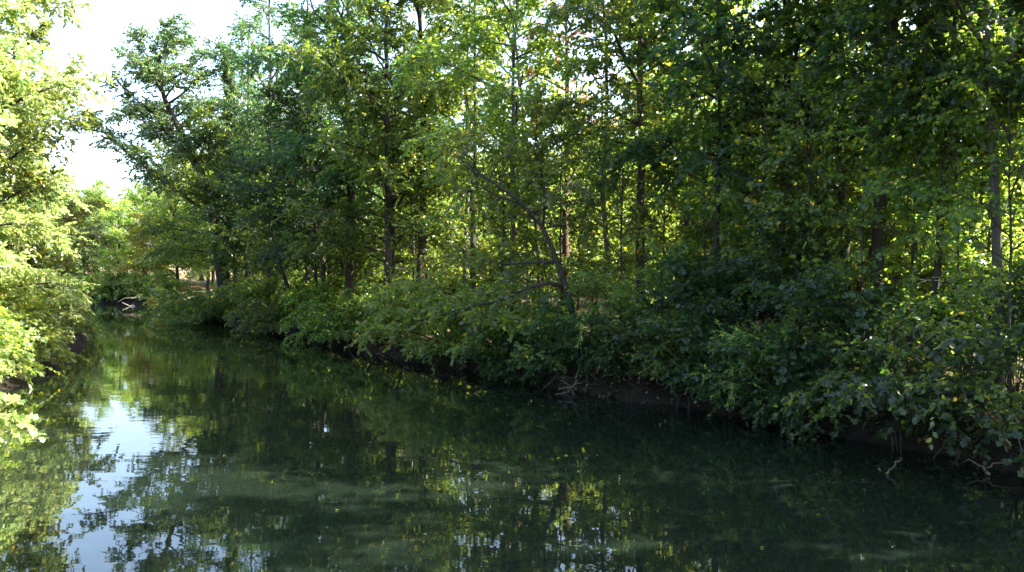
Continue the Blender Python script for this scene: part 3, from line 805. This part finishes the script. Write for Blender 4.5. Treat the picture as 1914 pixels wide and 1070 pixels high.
# ------------------------------------------------------------------ dead wood, twigs, floating leaves
def local(px, py, Y): x, y = pxy(px, Y); return (x, y, pz(py, Y))
def dw(name, label, seed, paths, tw=4, tl=.4, mat='dead', cat='dead branch'):
    o = dead_branch(name, seed, [([local(*p) for p in pts], r) for pts, r in paths], M[mat], tw, tl)
    tag(o, label, cat); return o
dw('dead_brush', 'tangle of pale dead sticks at the waterline below the crooked leaning tree', 301,
   [([(1045, 745, 25.9), (1080, 715, 25.9), (1083, 690, 26), (1081, 672, 26.1)], .035), ([(1120, 712, 26), (1108, 704, 26), (1102, 692, 26.1)], .03), ([(1045, 728, 25.6), (1070, 723, 25.7), (1085, 718, 25.8)], .03),
    ([(1075, 740, 25.7), (1062, 722, 25.8), (1050, 705, 26)], .022), ([(1095, 735, 25.9), (1098, 712, 26), (1096, 698, 26)], .022), ([(1112, 715, 26), (1120, 700, 26.1), (1132, 690, 26.2)], .022), ([(1030, 742, 25.7), (1050, 735, 25.8), (1080, 728, 25.9)], .02)], 6, .35)
dw('fallen_branch', 'long thin dead branch lying along the black waterline under the drooping bush tip', 302,
   [([(1420, 818, 19.4), (1460, 823, 19.2), (1495, 828, 19.0), (1520, 824, 19.1)], .025), ([(1462, 825, 19.2), (1463, 812, 19.3), (1462, 785, 19.4)], .012)], 4, .3)
dw('fallen_branch', 'slanting dead stick poking out of the dark water below the lowest hanging bush', 303, [([(1660, 888, 15.6), (1675, 872, 15.7), (1690, 858, 15.8)], .02)], 3, .2)
dw('fallen_branch', 'grey fallen branch with a stub lying at the water edge by the nearest bush', 304,
   [([(1855, 890, 15.5), (1835, 872, 15.7), (1815, 860, 15.9)], .035), ([(1845, 878, 15.6), (1880, 868, 15.6), (1930, 862, 15.6)], .018)], 3, .3)
dw('fallen_branch', 'small curved stick resting on the water right of the dead brush', 305, [([(1195, 757, 24), (1212, 752, 24.1), (1225, 745, 24.2)], .022)], 3, .25)
dw('dead_branch', 'bare whitened branch sticking out of the leaves at the far bend', 306,
   [([(305, 473, 74), (290, 474, 74), (275, 478, 74), (268, 490, 74)], .09), ([(303, 472, 74), (290, 462, 74), (278, 454, 74)], .07)], 6, 1.0)
dw('fallen_branch', 'two pale poles slanting into the water at the far bank', 307, [([(297, 556, 90), (285, 545, 91), (276, 534, 92)], .09), ([(299, 556, 90), (290, 543, 91), (283, 532, 92)], .07)], 2, .7, mat='silver')
dw('fallen_branch', 'driftwood snag lying in the water off the left bank at the far bend', 308, [([(228, 566, 88), (240, 572, 88), (254, 577, 87)], .08), ([(220, 565, 88), (232, 558, 88), (262, 556, 88)], .06)], 5, .9, mat='silver')
# exposed roots hanging down the undercut bank
for i in range(16):
    s = 8 + i * 2.3 + rnd.uniform(-.8, .8)
    p = along_right(s, .45); q = along_right(s + rnd.uniform(-.5, .5), -.35)
    z0 = gz(p[0], p[1])
    paths = []
    for j in range(3):
        u = along_right(s + rnd.uniform(-.4, .4), .7); w_ = along_right(s + rnd.uniform(-.9, .9), -.3 - rnd.random() * .3)
        mm = (u * .35 + w_ * .65)
        paths.append(([(p[0], p[1], z0 + .02), (mm[0], mm[1], .35 + rnd.random() * .2), (w_[0], w_[1], -.1)], rnd.uniform(.012, .03)))
    o = dead_branch('exposed_root', 400 + i, paths, M['bark'], 2, .3)
    tag(o, 'thin dark root hanging down the undercut right bank into the water', 'root', 'roots on the undercut right bank')

# floating leaves
fl_mat = M['yellow']
tv, tf = LEAF['lobed']
fme = mk_mesh('floating_leaf', (tv * [.07, .07, .03]) + [0, 0, .012], tf, [fl_mat])
n = 0
while n < 16:
    px = rnd.uniform(430, 1750); py = rnd.uniform(690, 1050)
    Y = EYE * FPX / (py - 505); x, y = pxy(px, Y)
    if gz(x, y) > -.5: continue
    o = link_mesh('floating_leaf', fme, None, (x, y, .004)); o.rotation_euler = (0, 0, rnd.uniform(0, 6.28))
    tag(o, 'small yellowed leaf floating on the river surface', 'leaf', 'fallen leaves floating on the water'); n += 1

# ------------------------------------------------------------------ undergrowth nobody could count
def undergrowth():
    rng = np.random.default_rng(77)
    P = []
    for _ in range(9000):
        s = rng.uniform(-2, 85); d = .25 + abs(rng.normal(0, 1)) * 5
        p = along_right(s, d); P.append(p)
    P = np.array(P)
    keep = (np.sin(P[:, 0] * .8) + np.sin(P[:, 1] * .7 + 1) + rng.normal(0, .6, len(P))) > -.3
    P = P[keep]
    Z = height(P[:, 0], P[:, 1])
    base = np.stack([P[:, 0], P[:, 1], Z + rng.uniform(0.02, .35, len(P))], 1)
    az = rng.uniform(0, 6.28, len(P))
    D = np.stack([np.cos(az), np.sin(az), rng.uniform(0, .8, len(P))], 1)
    V, F = leaves(rng, base, D, rng.uniform(.2, .45, len(P)), 6, .12, 'simple')
    o = link_mesh('undergrowth', mk_mesh('undergrowth', V, F, [M['leaf']]))
    tag(o, 'low leafy ground cover on the floor of the right bank wood', 'ground cover', None, 'stuff')
undergrowth()
def litter():
    rng = np.random.default_rng(78)
    P = np.array([along_right(rng.uniform(-2, 60), .15 + abs(rng.normal(0, 1)) * 3.2) for _ in range(14000)])
    Z = height(P[:, 0], P[:, 1])
    base = np.stack([P[:, 0], P[:, 1], Z + .015], 1)
    az = rng.uniform(0, 6.28, len(P))
    D = np.stack([np.cos(az), np.sin(az), np.zeros(len(P))], 1)
    V, F = leaves(rng, base, D, np.full(len(P), .02), 1, .13, 'oval', flat=.35, droop=0)
    o = link_mesh('leaf_litter', mk_mesh('leaf_litter', V, F, [M['litter']]))
    tag(o, 'dry brown fallen leaves covering the top of the right bank', 'leaf litter', None, 'stuff')
litter()
print('LEAVES', NLEAF[0])
